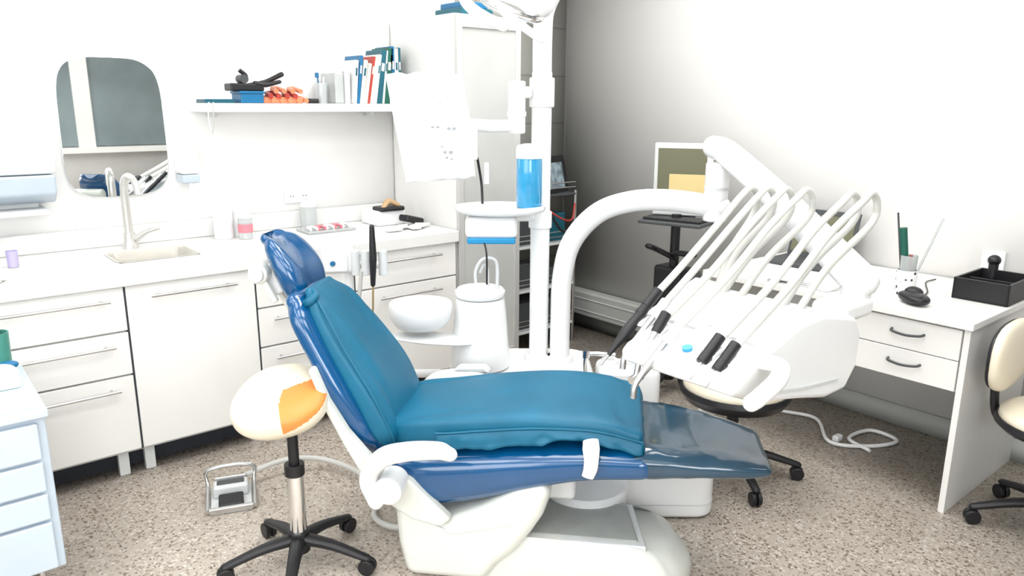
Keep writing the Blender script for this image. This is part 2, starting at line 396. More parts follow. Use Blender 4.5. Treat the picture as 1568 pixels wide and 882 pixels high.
# shelf
g=grp('wall_shelf',(1.7,3.68,1.48))
bx('board',(1.17,3.56,1.455),(2.268,3.797,1.495),LAM,.003)
for x in(1.25,2.1): bx('bracket_%d'%int(x*10),(x,3.72,1.43),(x+.02,3.797,1.455),ABSG,.003)
tube('hanging_cord',[(1.19,3.57,1.497),(1.18,3.552,1.49),(1.175,3.55,1.42),(1.19,3.55,1.30)],.003,ABSG,seg=8)
tube('hanging_cord_2',[(1.21,3.57,1.497),(1.20,3.552,1.49),(1.195,3.55,1.40),(1.185,3.55,1.36)],.0025,GREYW,seg=8)
SZ=1.4955
g=grp('instrument_case',(1.25,3.65,SZ)); bx('lid',(1.18,3.60,SZ+.008),(1.32,3.72,SZ+.018),TEALP,.004); bx('bottom',(1.18,3.60,SZ),(1.32,3.72,SZ+.009),TEALP,.003)
g=grp('blue_storage_box',(1.40,3.63,SZ)); bx('body',(1.34,3.58,SZ),(1.45,3.70,SZ+.045),BLUEP,.006); bx('lid',(1.335,3.575,SZ+.043),(1.455,3.705,SZ+.055),BLUEP,.004)
g=grp('articulator_device',(1.38,3.63,SZ+.055))
bx('base',(1.30,3.59,SZ+.055),(1.46,3.68,SZ+.09),BLACK,.008)
tube('arm_a',[(1.35,3.63,SZ+.08),(1.39,3.63,SZ+.12),(1.36,3.63,SZ+.15)],.010,BLACK)
tube('arm_b',[(1.40,3.63,SZ+.08),(1.48,3.62,SZ+.10),(1.56,3.62,SZ+.135)],[.012,.010,.012],BLACK,roundcap=True)
tube('arm_c',[(1.42,3.60,SZ+.09),(1.47,3.60,SZ+.085),(1.54,3.60,SZ+.10)],[.012,.012,.009],BLACK,roundcap=True)
cyl('knob',(1.37,3.60,SZ+.11),(1.37,3.66,SZ+.11),.02,DARK)
g=grp('orange_impression_trays',(1.56,3.63,SZ))
for i in range(7):
    x=1.485+.028*i; z=SZ+.012+(i%3)*.022
    tube('tray_%d'%i,[(x-.02,3.60,z),(x-.015,3.66,z+.012),(x+.015,3.66,z+.012),(x+.02,3.60,z)],.012,[ORNG,REDP,ORNG][i%3],seg=10)
bx('open_box',(1.47,3.61,SZ),(1.66,3.69,SZ+.03),ORNG,.004)
g=grp('black_eraser_block',(1.71,3.62,SZ)); bx('block',(1.69,3.60,SZ),(1.74,3.65,SZ+.018),BLACK,.004); bx('felt',(1.692,3.602,SZ+.018),(1.738,3.648,SZ+.024),DARK,.002)
g=grp('toothbrush_cup',(1.78,3.65,SZ))
lathe('cup',(1.782,3.66,SZ),[(0,0),(.028,0),(.034,.10),(.031,.10),(.026,.004),(0,.004)],CLEAR)
tube('brush_1',[(1.775,3.66,SZ+.01),(1.76,3.65,SZ+.14)],.004,BLUEP,k=1,seg=8); tube('brush_2',[(1.785,3.66,SZ+.01),(1.80,3.66,SZ+.13)],.004,ABS,k=1,seg=8)
bx('bristles',(1.75,3.64,SZ+.125),(1.765,3.66,SZ+.15),BLUEP,.003)
g=grp('file_holder',(1.88,3.66,SZ))
bx('box_a',(1.83,3.60,SZ),(1.88,3.76,SZ+.15),CLEAR,.004); bx('papers',(1.835,3.605,SZ+.005),(1.875,3.75,SZ+.17),PAPER,.003); bx('box_b',(1.883,3.60,SZ),(1.915,3.76,SZ+.16),ABSG,.004)
g=grp('books',(2.08,3.68,SZ))
x=1.92
for i,(w,h,m,l) in enumerate(((.020,.215,PAPER,.10),(.016,.24,BLUEP,.13),(.022,.22,PAPER,.16),(.020,.205,CREAMV,.18),(.014,.24,REDP,.19),(.022,.23,CREAMV,.18),(.016,.25,PAPER,.17),(.032,.275,TEALP,.15),(.012,.27,PAPER,.13),(.032,.285,GREENP,.11),(.016,.25,PAPER,.05),(.018,.29,BLUEP,.0),(.022,.28,PAPER,.0),(.014,.285,TEALP,0))):
    ang=l
    R=Euler((0,ang,0)).to_matrix(); c=Vector((x,3.67,SZ+.002))+R@Vector((w/2,0,h/2))
    box('book_%d'%i,c,(w,.17,h),m,.002,(0,ang,0)); box('label_%d'%i,c+R@Vector((0,-.086,.05)),(w*.5,.001,.04),PAPER if m!=PAPER else TEALP,.0004,(0,ang,0))
    x+=w*1.05
# ================================================================ TALL CABINET
g=grp('tall_display_cabinet',(2.48,3.48,0))
TX0,TX1,TY,TH_=2.275,2.69,3.18,1.93
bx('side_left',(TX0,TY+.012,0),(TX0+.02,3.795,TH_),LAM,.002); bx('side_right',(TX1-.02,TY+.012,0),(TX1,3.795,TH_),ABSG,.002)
bx('top',(TX0+.021,TY+.013,TH_-.03),(TX1-.021,3.79,TH_-.001),LAM,.002); bx('back',(TX0+.021,3.77,.01),(TX1-.021,3.79,TH_-.032),LAM,.002); bx('bottom',(TX0+.021,TY+.013,0),(TX1-.021,3.768,.09),LAM,.002)
for i,z in enumerate((.45,.8,1.15,1.5)): bx('shelf_%d'%i,(TX0+.022,TY+.04,z),(TX1-.022,3.768,z+.02),LAM,.002)
bx('door_glass',(TX0+.03,TY-.004,.13),(TX1-.03,TY+.006,TH_-.05),FROST,.001)
for a,b in(((TX0+.001,.09),(TX0+.035,TH_-.003)),((TX1-.035,.09),(TX1-.001,TH_-.003)),((TX0+.036,TH_-.065),(TX1-.036,TH_-.003)),((TX0+.036,.09),(TX1-.036,.15))):
    bx('door_frame_%d_%d'%(int(a[0]*100),int(a[1]*100)),(a[0],TY-.012,a[1]),(b[0],TY+.0115,b[1]),ALU,.002)
g=grp('storage_folder_stack',(2.46,3.4,TH_)); bx('folder_a',(2.36,3.24,TH_+.001),(2.56,3.48,TH_+.04),TEALP,.006); bx('folder_b',(2.38,3.26,TH_+.04),(2.54,3.46,TH_+.07),BLUEP,.006)
g=grp('storage_rack',(3.05,3.55,0))
for x in(2.80,3.32):
    for y in(3.38,3.70): cyl('post_%d_%d'%(int(x*100),int(y*100)),(x,y,0),(x,y,.98),.012,STEEL,seg=12)
for i,z in enumerate((.12,.38,.65,.95)): 
    bx('shelf_%d'%i,(2.79,3.37,z),(3.33,3.71,z+.015),ABSG if i<3 else DARK,.004)
    for q in range(2): cyl('rail_%d_%d'%(i,q),(2.80,3.38,z+.05+.03*q),(3.32,3.38,z+.05+.03*q),.004,STEEL,seg=8)
for i,(a,b,m) in enumerate((((2.83,3.42,.395),(3.0,3.66,.55),DARK),((3.05,3.42,.395),(3.27,3.66,.50),DARK),((2.83,3.42,.665),(3.05,3.66,.82),DARK),((3.08,3.42,.665),(3.28,3.66,.84),TEALP),((2.82,3.44,.965),(3.0,3.66,1.15),TEALP),((2.83,3.42,.135),(3.25,3.66,.30),DARK))): bx('bin_%d'%i,a,b,m,.01)
box('framed_photo',(3.19,3.44,1.07),(.29,.02,.24),BLACK,.004,(-.2,0,.3)); box('photo_face',(3.187,3.428,1.07),(.21,.004,.16),mat('photo_print',(.25,.32,.36),.3,var=.5,vscale=25),.001,(-.2,0,.3))
tube('red_cord',[(3.0,3.36,.95),(3.1,3.33,.85),(3.25,3.34,.80),(3.3,3.36,.9)],.006,REDP)
tube('black_cord',[(3.05,3.36,.92),(3.15,3.32,.75),(3.30,3.33,.72),(3.35,3.36,.62)],.008,BLACK)
# ================================================================ COUNTER ITEMS
CZ=.861
g=grp('white_jars',(1.27,3.64,CZ))
def jar(n,x,y,r,h,m=ABS,lid=ABS): lathe(n,(x,y,CZ),[(0,0),(r,0),(r,h*.85),(r*.95,h*.86)],m); lathe(n+'_lid',(x,y,CZ+h*.86),[(0,0),(r*1.03,0),(r*1.03,h*.13),(r*.9,h*.15),(0,h*.15)],lid)
jar('jar_a',1.24,3.67,.045,.15); jar('jar_b',1.33,3.70,.045,.13); jar('jar_c',1.32,3.60,.033,.115,CLEAR)
lathe('label',(1.32,3.60,CZ),[(.0335,.03),(.0345,.03),(.0345,.07),(.0335,.07)],PINK)
g=grp('dental_models_tray',(1.74,3.50,CZ))
bx('tray',(1.60,3.50,CZ),(1.86,3.66,CZ+.012),CLEAR,.004)
for i in range(5):
    x=1.64+.045*i; tube('model_%d'%i,[(x-.018,3.53,CZ+.02),(x-.014,3.575,CZ+.024),(x+.014,3.575,CZ+.024),(x+.018,3.53,CZ+.02)],.008,PINK if i%2 else ABS,seg=10)
jar('cream_cup',1.70,3.71,.04,.13,CLEAR)
g=grp('glove_box',(2.08,3.58,CZ))
bx('box',(2.0,3.52,CZ),(2.17,3.70,CZ+.08),ABS,.004); bx('glove_black',(2.01,3.50,CZ+.075),(2.16,3.60,CZ+.10),BLACK,.012)
tube('glove_fold',[(2.03,3.52,CZ+.09),(2.08,3.54,CZ+.125),(2.14,3.53,CZ+.10)],[.012,.018,.010],mat('tan_fabric',(.50,.33,.18),.6)); box('black_cloth',(2.17,3.46,CZ+.03),(.14,.07,.035),BLACK,.012,(0,.25,.3))
g=grp('packets',(1.95,3.36,CZ))
for i in range(6): box('packet_%d'%i,(1.98+.04*i,3.33+.02*(i%3),CZ+.008+.004*(i%3)),(.08,.05,.006),PAPER,.002,(0,0,.5*i))
g=grp('paper_sheets',(.1,3.30,CZ))
for i in range(3): box('sheet_%d'%i,(.12+.01*i,3.32,CZ+.002+.003*i),(.30,.21,.002),PAPER,.0005,(0,0,.12*i-.1))
g=grp('blue_mask_pack',(.15,3.52,CZ)); box('pack',(.15,3.50,CZ+.012),(.18,.10,.024),BLUEP,.006,(0,0,.2)); box('wrap',(.19,3.49,CZ+.026),(.14,.12,.006),TRANSB,.002,(0,0,.4))
g=grp('lilac_cup',(.36,3.53,CZ)); lathe('cup',(.355,3.52,CZ),[(0,0),(.019,0),(.021,.065),(.019,.065),(.017,.004),(0,.004)],LILAC)
# ================================================================ DRAWER CART (left)
g=grp('drawer_cart',(.02,2.6,0))
ct=.625
bx('body',(-.28,2.41,.14),(.262,2.86,ct),BLUEG,.006)
bx('top',(-.285,2.385,ct),(.27,2.87,ct+.025),BLUEG,.006); bx('top_mat',(-.27,2.41,ct+.025),(.255,2.85,ct+.031),CYANS,.002)
for i,(a,b) in enumerate(((.50,.61),(.40,.49),(.31,.39),(.15,.30))): bx('drawer_%d'%i,(-.27,2.39,a),(.24,2.415,b),BLUEG,.006)
cyl('lock',(.125,2.388,.565),(.125,2.378,.565),.012,CHROME); cyl('lock_core',(.125,2.379,.565),(.125,2.376,.565),.005,DARK)
for x in(-.2,.20):
    for y in(2.47,2.80): cyl('caster_stem_%d_%d'%(int(x*10),int(y*10)),(x,y,.05),(x,y,.145),.01,STEEL,seg=12); cyl('caster_%d_%d'%(int(x*10),int(y*10)),(x-.015,y,.035),(x+.015,y,.035),.035,BLACK,bev=.004)
TZ=ct+.0315
g=grp('instrument_cup',(.21,2.83,TZ))
lathe('beaker',(.205,2.81,TZ),[(0,0),(.035,0),(.038,.13),(.034,.13),(.032,.005),(0,.005)],mat('green_cup',(.08,.32,.26),.3,trans=.2))
tube('tool_a',[(.20,2.81,TZ+.02),(.19,2.80,TZ+.17)],.005,TEALP,k=1); tube('tool_b',[(.21,2.82,TZ+.02),(.22,2.83,TZ+.16)],.004,GREENP,k=1)
g=grp('cotton_roll_dispenser',(.2,2.69,TZ))
bx('body',(.14,2.60,TZ),(.24,2.72,TZ+.035),ABS,.012); ell('dome',(.195,2.66,TZ+.035),(.045,.05,.03),ABS); ell('blue_bulb',(.22,2.73,TZ+.04),(.03,.02,.014),BLUEP)
# ================================================================ FOOT PEDAL
g=grp('foot_control_pedal',(-1.08,2.62,0),TC)
RZ=.35
def pr(x,y,z):
    c,s=math.cos(RZ),math.sin(RZ); return (-1.085+c*x-s*y,2.66+s*x+c*y,z)
def pbox(n,c,s,m,b=.004,rx=0): box(n,pr(*c),s,m,b,(rx,0,RZ))
pbox('base_plate',(0,0,.006),(.15,.21,.012),ABSG)
tube('frame',[pr(-.085,-.10,.015),pr(-.085,.08,.03),pr(-.08,.10,.09),pr(.08,.10,.09),pr(.085,.08,.03),pr(.085,-.10,.015)],.008,STEEL,k=3,seg=10)
pbox('body',(0,.03,.035),(.13,.07,.05),ABSG,.012); pbox('body_dark',(0,.03,.062),(.10,.03,.008),DARK,.003)
pbox('treadle',(0,-.055,.028),(.09,.07,.016),BLACK,.007,.2); pbox('toe',(0,-.10,.016),(.16,.018,.02),STEEL)
pbox('heel_bar',(0,.075,.05),(.12,.012,.03),STEEL)
tube('hose',[pr(.05,.09,.05),(-.93,2.88,.06),(-.78,2.92,.04),(-.60,2.80,.03),(-.52,2.62,.02),(-.50,2.50,.02),(-.42,2.42,.03),(-.30,2.40,.05)],.011,HOSE)
# ================================================================ star base helper
def star(cx,cy,R,m,a0=0,zh=.11,wheel=BLACK,hub=.035):
    cyl('hub',(cx,cy,zh-.045),(cx,cy,zh+.03),hub,m,bev=.004)
    for i in range(5):
        a=a0+i*2*math.pi/5; c,s=math.cos(a),math.sin(a)
        tube('leg_%d'%(i+1),[(cx+c*.02,cy+s*.02,zh),(cx+c*R*.5,cy+s*R*.5,zh-.012),(cx+c*R,cy+s*R,zh-.045)],[.026,.021,.016],m,flat=((0,0,1),1,.75),k=4,roundcap=True)
        wx,wy=cx+c*R,cy+s*R; t=Vector((-s,c,0))
        cyl('caster_stem_%d'%i,(wx,wy,.035),(wx,wy,zh-.04),.008,m,seg=10)
        for q in(-1,1):
            p=Vector((wx,wy,.027))+t*.004*q; e=p+t*.016*q
            cyl('caster_%d_%d'%(i,q+1),p,e,.027,wheel,bev=.004,seg=20)
# ================================================================ SADDLE STOOL
g=grp('saddle_stool',(-.70,2.24,0),TC)
sx,sy=-.70,2.235
star(sx,sy,.235,BLACK,a0=math.radians(205),zh=.10)
cyl('lift_chrome',(sx,sy,.12),(sx,sy,.34),.027,CHROME); cyl('lift_sleeve',(sx,sy,.33),(sx,sy,.37),.032,BLACK,bev=.003); cyl('lift_rod',(sx,sy,.36),(sx,sy,.53),.017,BLACK)
bx('mechanism',(sx-.06,sy-.05,.49),(sx+.04,sy+.05,.515),BLACK,.006)
o=ell('seat',(0,0,0),(1,1,1),CREAMV,seg=128,rings=96,p=2.3,pz=2.5)
Rm=Euler((.24,-.12,.20)).to_matrix()
o.data.materials.append(ORANGE)
loc={}
for i,v in enumerate(o.data.vertices):
    w=v.co+CLOC; q=Vector((FY*w.x-FX*w.y, FX*w.x+FY*w.y, w.z))
    loc[i]=q.copy()
    x,y,z=q
    wd=1.02-.10*y if y<0 else 1.02-.22*y
    P_=Vector((x*.145*wd,y*.165,z*.066+.022*(x*x)+.022*y*y))
    P_=Rm@P_
    P_=P_+Vector((sx-.025,sy-.0,.572))
    v.co=TC(P_)-CLOC
for p in o.data.polygons:
    c=Vector((0,0,0))
    for vi in p.vertices: c+=loc[vi]
    c/=len(p.vertices)
    if c.x>.05+.25*(c.y+.6)**2 and c.y<-.16+.35*c.x and c.z>-.30+.60*c.x: p.material_index=1
# ================================================================ DENTAL CHAIR
g=grp('dental_chair',(0,0,0),TH)
def wr(amp,sc,seed=0):
    def f(p,c,N,x,z):
        q=Vector((p.x*sc+seed,p.y*sc*1.3,p.z*sc))
        d=noise.noise(q)*amp+noise.noise(q*2.3)*amp*.5
        return p+N*d*(1 if z>0 else -1)
    return f
shelltab=[(-.52,-.52,.335,.085,0,.22),(-.40,-.40,.325,.100,0,.25),(-.25,-.25,.348,.095,0,.258),(-.08,-.08,.385,.078,0,.26),(.10,.10,.415,.062,0,.256),(.28,.28,.428,.052,-.01,.25)]
sloft('seat_shell',shelltab,VINYL,power=5,endr=.05,steps=60,seg=64)
sloft('leg_rest',[(.24,.24,.428,.051,-.008,.248),(.32,.32,.434,.050,-.015,.24),(.42,.42,.437,.043,-.03,.226),(.55,.55,.437,.034,-.055,.195),(.645,.645,.436,.022,-.080,.155)],SLATE,power=6,endr=.02,disp=wr(.005,8,3),steps=50,seg=64)
def seatd(p,c,N,x,z):
    if z<=0: return p
    q=Vector((p.x*5,p.y*7,0)); d=noise.noise(q)*.007
    k=max(0,min(1,(-p.x-.02)/.4)); d+=noise.noise(Vector((p.x*4,p.y*26,2)))*.014*k
    k2=max(0,min(1,(p.x-.0)/.25)); d+=noise.noise(Vector((p.x*22+p.y*8,p.y*5,7)))*.005*k2
    return p+N*d*z
sloft('seat_cover',[(-.52,-.52,.46,.045,0,.18),(-.42,-.42,.478,.050,0,.208),(-.25,-.25,.50,.052,0,.220),(-.05,-.05,.522,.046,0,.224),(.12,.12,.527,.040,0,.226),(.21,.21,.515,.038,0,.226),(.262,.262,.502,.036,0,.227)],FABR,power=10,endr=.016,disp=seatd,steps=80,seg=96,zp=5)
topt=[(-.36,.492),(-.22,.510),(-.05,.530),(.12,.534),(.20,.524),(.283,.506)]
bott=[(-.36,.440),(-.22,.455),(-.05,.480),(.08,.506),(.15,.494),(.22,.478),(.283,.472)]
for sgn,nm in((-1,'near'),(1,'far')):
    vs=[];fs=[];nx=80;nz=6
    for i in range(nx+1):
        x=-.36+.643*i/nx
        zt=spl(topt,x)[0]; zb=spl(bott,x)[0]+.003*math.sin(x*40)
        for j in range(nz+1):
            t=j/nz
            yy=(.226+.012*math.sin(t*1.5)+.006*noise.noise(Vector((x*25,t*2,sgn)))*t*2)
            vs.append((x,sgn*yy,zt+(zb-zt)*t))
    for i in range(nx):
        for j in range(nz): a=i*(nz+1)+j; fs.append((a,a+1,a+nz+2,a+nz+1))
    o=mk('cover_skirt_'+nm,vs,fs,FABR,sharp=80); s=o.modifiers.new('sol','SOLIDIFY'); s.thickness=.004
    tube('cover_seam_'+nm,[(x,sgn*.228,spl(topt,x)[0]+.002) for x in [-.36+.643*i/16 for i in range(17)]],.0035,FABR,k=3,seg=8)
vs=[];fs=[];ny=40;nz=5
for i in range(ny+1):
    y=-.23+.46*i/ny
    for j in range(nz+1):
        t=j/nz; vs.append((.281+.012*math.sin(t*1.5)+.005*noise.noise(Vector((y*20,t,4))),y,.508-.040*t))
for i in range(ny):
    for j in range(nz): a=i*(nz+1)+j; fs.append((a,a+1,a+nz+2,a+nz+1))
o=mk('cover_skirt_front',vs,fs,FABR,sharp=80); s=o.modifiers.new('sol','SOLIDIFY'); s.thickness=.004
# back
sloft('back_shell',[(0,-.555,.385,.040,0,.17),(.15,-.598,.46,.052,0,.225),(.4,-.672,.60,.052,0,.246),(.7,-.752,.745,.047,-.005,.230),(.9,-.803,.838,.042,-.02,.202),(1,-.830,.880,.032,-.03,.155)],VINYL,power=3.2,endr=.03,steps=60,seg=64)
def backd(p,c,N,x,z):
    q=Vector((p.x*5,p.y*7,p.z*4)); d=noise.noise(q)*.010
    d+=noise.noise(Vector((p.y*24,p.z*3.2,1)))*.014
    k=max(0,min(1,(.62-p.z)/.2)); d+=noise.noise(Vector((p.y*34,p.z*9,5)))*.010*k
    if z<0: p=p-N*d*abs(z)
    return p
sloft('back_cover',[(0,-.515,.425,.040,0,.19),(.1,-.540,.47,.046,-.01,.208),(.35,-.603,.60,.048,-.015,.205),(.65,-.690,.745,.042,-.022,.182),(.85,-.747,.845,.034,-.032,.150),(.95,-.772,.888,.026,-.042,.122),(1,-.786,.910,.018,-.05,.098)],FABR,power=5,endr=.016,disp=backd,steps=80,seg=88,zp=3.4)
tube('back_seam_near',[(-.50,-.195,.43),(-.508,-.214,.48),(-.562,-.217,.60),(-.653,-.202,.745),(-.715,-.180,.845),(-.750,-.160,.888)],.004,FABR,seg=8)
tube('cover_knot',[(-.80,-.15,.875),(-.775,-.165,.888),(-.76,-.15,.905),(-.785,-.12,.915)],[.012,.016,.013,.010],FABR,roundcap=True)
# headrest
def headd(p,c,N,x,z):
    if z<0: p=p+N*(.030*(1-x*x)*abs(z))
    return p
hz=-.03
sloft('headrest_pad',[(0,-.835,.885+hz,.038,0,.085),(.2,-.852,.93+hz,.056,0,.118),(.45,-.872,.985+hz,.060,0,.128),(.72,-.905,1.04+hz,.052,0,.12),(.9,-.935,1.075+hz,.042,0,.10),(1,-.955,1.09+hz,.030,0,.075)],VINYL,power=2.3,endr=.035,disp=headd,steps=50,seg=64,zp=2.3)
cyl('headrest_pivot',(-.975,-.11,.955),(-.975,.06,.955),.034,CREAM,bev=.008)
cyl('headrest_pivot_cap',(-.975,-.125,.955),(-.975,-.11,.955),.026,ABSG,bev=.006)
box('headrest_bracket',(-.945,-.01,.93),(.04,.12,.11),ABSG,.01,(0,-.4,0))
tube('headrest_stem',[(-.965,0,.945),(-.925,0,.86),(-.87,0,.76)],.018,CREAM,flat=((0,1,0),1,2.2))
box('headrest_lever',(-.945,-.09,.90),(.02,.02,.09),CREAM,.006,(0,-.5,0))
tube('back_frame',[(-.86,0,.86),(-.79,0,.70),(-.70,0,.52),(-.60,0,.38),(-.50,0,.30)],[.045,.05,.055,.06,.06],CREAM,flat=((0,1,0),.55,3.0),roundcap=True)
br=[(-.750,.70),(-.732,.705),(-.690,.60),(-.632,.50),(-.560,.415),(-.43,.345),(-.305,.225),(-.335,.195),(-.43,.215),(-.52,.27),(-.585,.345),(-.645,.455),(-.710,.585)]
for s_,nm in((-1,'near'),(1,'far')):
    ya,yb=sorted((s_*.236,s_*.276)); ext('hinge_bracket_'+nm,br,ya,yb,CREAM,.012)
    cyl('hinge_cap_'+nm,(-.485,s_*.25,.345),(-.485,s_*.350,.345),.045,ABS,bev=.010)
    tube('armrest_'+nm,[(-.525,s_*.335,.315),(-.545,s_*.335,.385),(-.50,s_*.335,.452),(-.42,s_*.33,.477),(-.33,s_*.325,.484),(-.295,s_*.322,.474)],[.034,.036,.038,.036,.033,.026],ABS,flat=((0,1,0),.78,1.1),roundcap=True,k=8)
ext('far_arm_pad',[(-.42,.505),(-.40,.52),(-.30,.525),(-.28,.505)],.305,.36,ABSG,.006)
# base
sh=[(-.50,.30),(-.42,.245),(-.33,.21),(-.22,.26),(-.10,.33),(.0,.36),(.005,.31),(-.015,.25),(-.05,.19),(-.10,.12),(-.16,.06),(-.20,.0),(-.46,.0),(-.485,.12)]
ext('pedestal_shroud',sh,-.265,.12,CREAM,.035,segs=5)
ext('pedestal_seam',[(-.47,.235),(-.46,.24),(-.30,.175),(-.10,.225),(-.10,.22),(-.30,.168)],-.268,-.20,ABSG,.002)
box('seat_mount',(-.12,-.02,.32),(.40,.26,.14),ABSG,.02)
out=[(-.40,-.235),(.28,-.25),(.40,-.22),(.455,-.13),(.46,-.05),(.42,.03),(.34,.07),(-.40,.09)]
vs=[];fs=[]
lv=[(0,1.0),(.05,1.0),(.09,.97),(.13,.90),(.15,.84)]
bp,_=catmull([(x,y,0) for x,y in out],5)
n=len(bp)
for z,sc in lv:
    for p in bp: vs.append((p.x*sc,-.06+(p.y+.06)*sc,z*(1 if p.x<.3 else 1-.25*(p.x-.3)/.16)))
for i in range(len(lv)-1):
    for j in range(n): fs.append((i*n+j,i*n+(j+1)%n,(i+1)*n+(j+1)%n,(i+1)*n+j))
fs.append(tuple(range(n))); fs.append(tuple((len(lv)-1)*n+j for j in range(n)))
mk('floor_foot',vs,fs,CREAM,sharp=50)
ext('foot_plate',[(-.06,-.195),(.285,-.195),(.25,.03),(-.06,.03)],.135,.155,GREYP,.006,'xy')
ext('foot_plate_frame',[(-.08,-.215),(.31,-.215),(.27,.045),(-.08,.045)],.125,.149,ABSG,.006,'xy')
lathe('swivel_disc',(.10,.13,0),[(0,0),(.13,0),(.15,.13),(.155,.17),(.145,.18),(0,.185)],ABS)
tube('tissue_wrap',[(.125,-.235,.508),(.128,-.262,.492),(.130,-.272,.462),(.128,-.272,.432),(.120,-.268,.402)],[.024,.026,.022,.021,.018],PAPER,flat=((0,1,0),1,.35))
# ================================================================ DENTAL UNIT COLUMN
g=grp('dental_unit_column',(.12,3.05,0),TC)
bx('body',(-.18,2.93,.0),(.30,3.24,.37),ABS,.04)
ext('platform',rrect(-.26,.34,2.88,3.26,.10),.35,.43,ABS,.02,'xy')
ext('floor_box',rrect(.14,.76,2.53,2.94,.07),0,.19,ABS,.02,'xy')
ext('floor_box_seam',rrect(.138,.762,2.528,2.942,.07),.055,.06,ABSG,.001,'xy')
bx('neck',(.08,2.85,.1),(.3,3.0,.34),ABS,.03)
cyl('post',(.115,3.1,.42),(.115,3.1,1.62),.040,ABS,bev=.003)
cyl('post_foot',(.115,3.1,.425),(.115,3.1,.455),.06,ABS,bev=.006)
tube('post_top',[(.115,3.1,1.60),(.115,3.1,1.76),(.125,3.1,1.86),(.18,3.08,1.95),(.28,3.04,2.00),(.42,2.98,2.02)],.038,ABS,seg=24,roundcap=True)
cyl('collar',(.115,3.1,1.485),(.115,3.1,1.60),.050,ABS,bev=.006)
cyl('collar_low',(.115,3.1,1.0),(.115,3.1,1.07),.048,ABS,bev=.006)
bx('side_tank',(.35,2.85,.28),(.60,3.02,.47),ABS,.03)
bx('tank_stand',(.38,2.87,.16),(.55,2.99,.30),ABSG,.02)
cyl('tank_cap_a',(.40,2.93,.46),(.40,2.93,.49),.035,ABS,bev=.004); cyl('tank_cap_b',(.50,2.93,.46),(.50,2.93,.485),.035,ABSG,bev=.004)
tube('fitting',[(.30,2.92,.40),(.30,2.92,.50),(.33,2.92,.515),(.42,2.92,.51)],.010,CHROME); cyl('fitting_knob',(.30,2.92,.50),(.30,2.92,.53),.018,CHROME)
# ------- cuspidor
g=grp('cuspidor',(-.14,3.0,.43),TC)
lathe('body',(-.13,3.0,.44),[(0,0),(.120,0),(.123,.02),(.115,.12),(.105,.25),(.100,.29),(.0,.295)],ABS)
lathe('lid',(-.13,3.0,.735),[(0,0),(.098,0),(.103,.010),(.103,.022),(.094,.032),(0,.034)],ABS)
lathe('bowl',(-.365,2.92,.62),[(0,0),(.06,0),(.10,.012),(.122,.045),(.128,.095),(.124,.105),(.114,.098),(.10,.055),(.06,.035),(0,.028)],ABS,sharp=60)
tube('bowl_arm',[(-.42,2.90,.590),(-.34,2.90,.585),(-.24,2.93,.57),(-.15,2.99,.55)],[.06,.08,.085,.07],ABS,flat=((0,0,1),1,.2),roundcap=True)
tube('gooseneck',[(-.06,2.96,.76),(-.06,2.96,.87),(-.08,2.955,.90),(-.12,2.95,.895),(-.145,2.95,.85),(-.145,2.95,.80)],.007,ABSG,seg=10)
tube('gooseneck_2',[(-.10,3.02,.76),(-.10,3.02,.84),(-.115,3.01,.86),(-.13,3.0,.83)],.006,ABSG,seg=10)
# ------- assistant holder
g=grp('suction_handpiece_holder',(-.66,2.98,.85),TC)
box('holder_block',(-.70,2.98,.90),(.13,.09,.13),ABS,.02,(0,0,.2)); box('holder_front',(-.70,2.93,.885),(.10,.03,.08),ABS,.012,(0,0,.2))
cyl('blue_button',(-.705,2.915,.885),(-.705,2.905,.885),.010,BLUEP,seg=16)
tube('holder_rail',[(-.72,2.98,.86),(-.64,2.985,.865),(-.53,2.985,.865)],.018,ABS,flat=((0,0,1),1,.8),roundcap=True)
tube('holder_stem',[(-.66,2.99,.85),(-.66,3.0,.70),(-.62,3.02,.50),(-.5,3.02,.40),(-.30,3.02,.39)],.018,ABS)
for i,x in enumerate((-.625,-.585,-.515)): cyl('cradle_%d'%i,(x,2.955,.83),(x,2.955,.93),.018,ABSG,bev=.003)
tube('syringe_black',[(-.548,2.92,1.03),(-.548,2.92,.96),(-.548,2.92,.90),(-.552,2.92,.80)],[.010,.013,.015,.010],BLACK,seg=14,roundcap=True)
tube('syringe_tip',[(-.552,2.92,.79),(-.557,2.92,.68)],.004,mat('brass_tip',(.55,.40,.18),.3,.8),seg=8); tube('syringe_hose',[(-.60,2.94,.85),(-.62,2.95,.72),(-.66,2.96,.62),(-.68,2.97,.52)],.008,HOSE)
# ------- tray table, water bottle
g=grp('tray_table',(-.05,3.0,1.06),TC)
lathe('plate',(-.05,2.98,1.078),[(0,0),(.155,0),(.175,.008),(.182,.020),(.182,.030),(.17,.032),(.165,.024),(0,.024)],ABS,sx=1,sy=.68)
tube('support',[(-.05,3.02,1.06),(.05,3.06,1.055),(.11,3.1,1.05)],.022,ABS)
bx('box_under',(-.185,2.92,.985),(.02,3.04,1.07),ABS,.02); bx('box_blue',(-.178,2.925,.962),(.013,3.035,.988),mat('blue_strip',(.01,.25,.50),.35),.008)
tube('cable_black_low',[(-.11,2.93,.97),(-.10,2.91,.92),(-.10,2.93,.80)],.004,BLACK,seg=8)
g=grp('water_bottle',(.065,2.975,1.10),TC)
lathe('bottle',(.065,2.97,1.103),[(0,0),(.045,0),(.050,.006),(.050,.185),(.048,.193),(0,.194)],WATER)
lathe('cap',(.065,2.97,1.294),[(0,0),(.052,0),(.052,.035),(.046,.05),(.02,.056),(0,.057)],ABS)
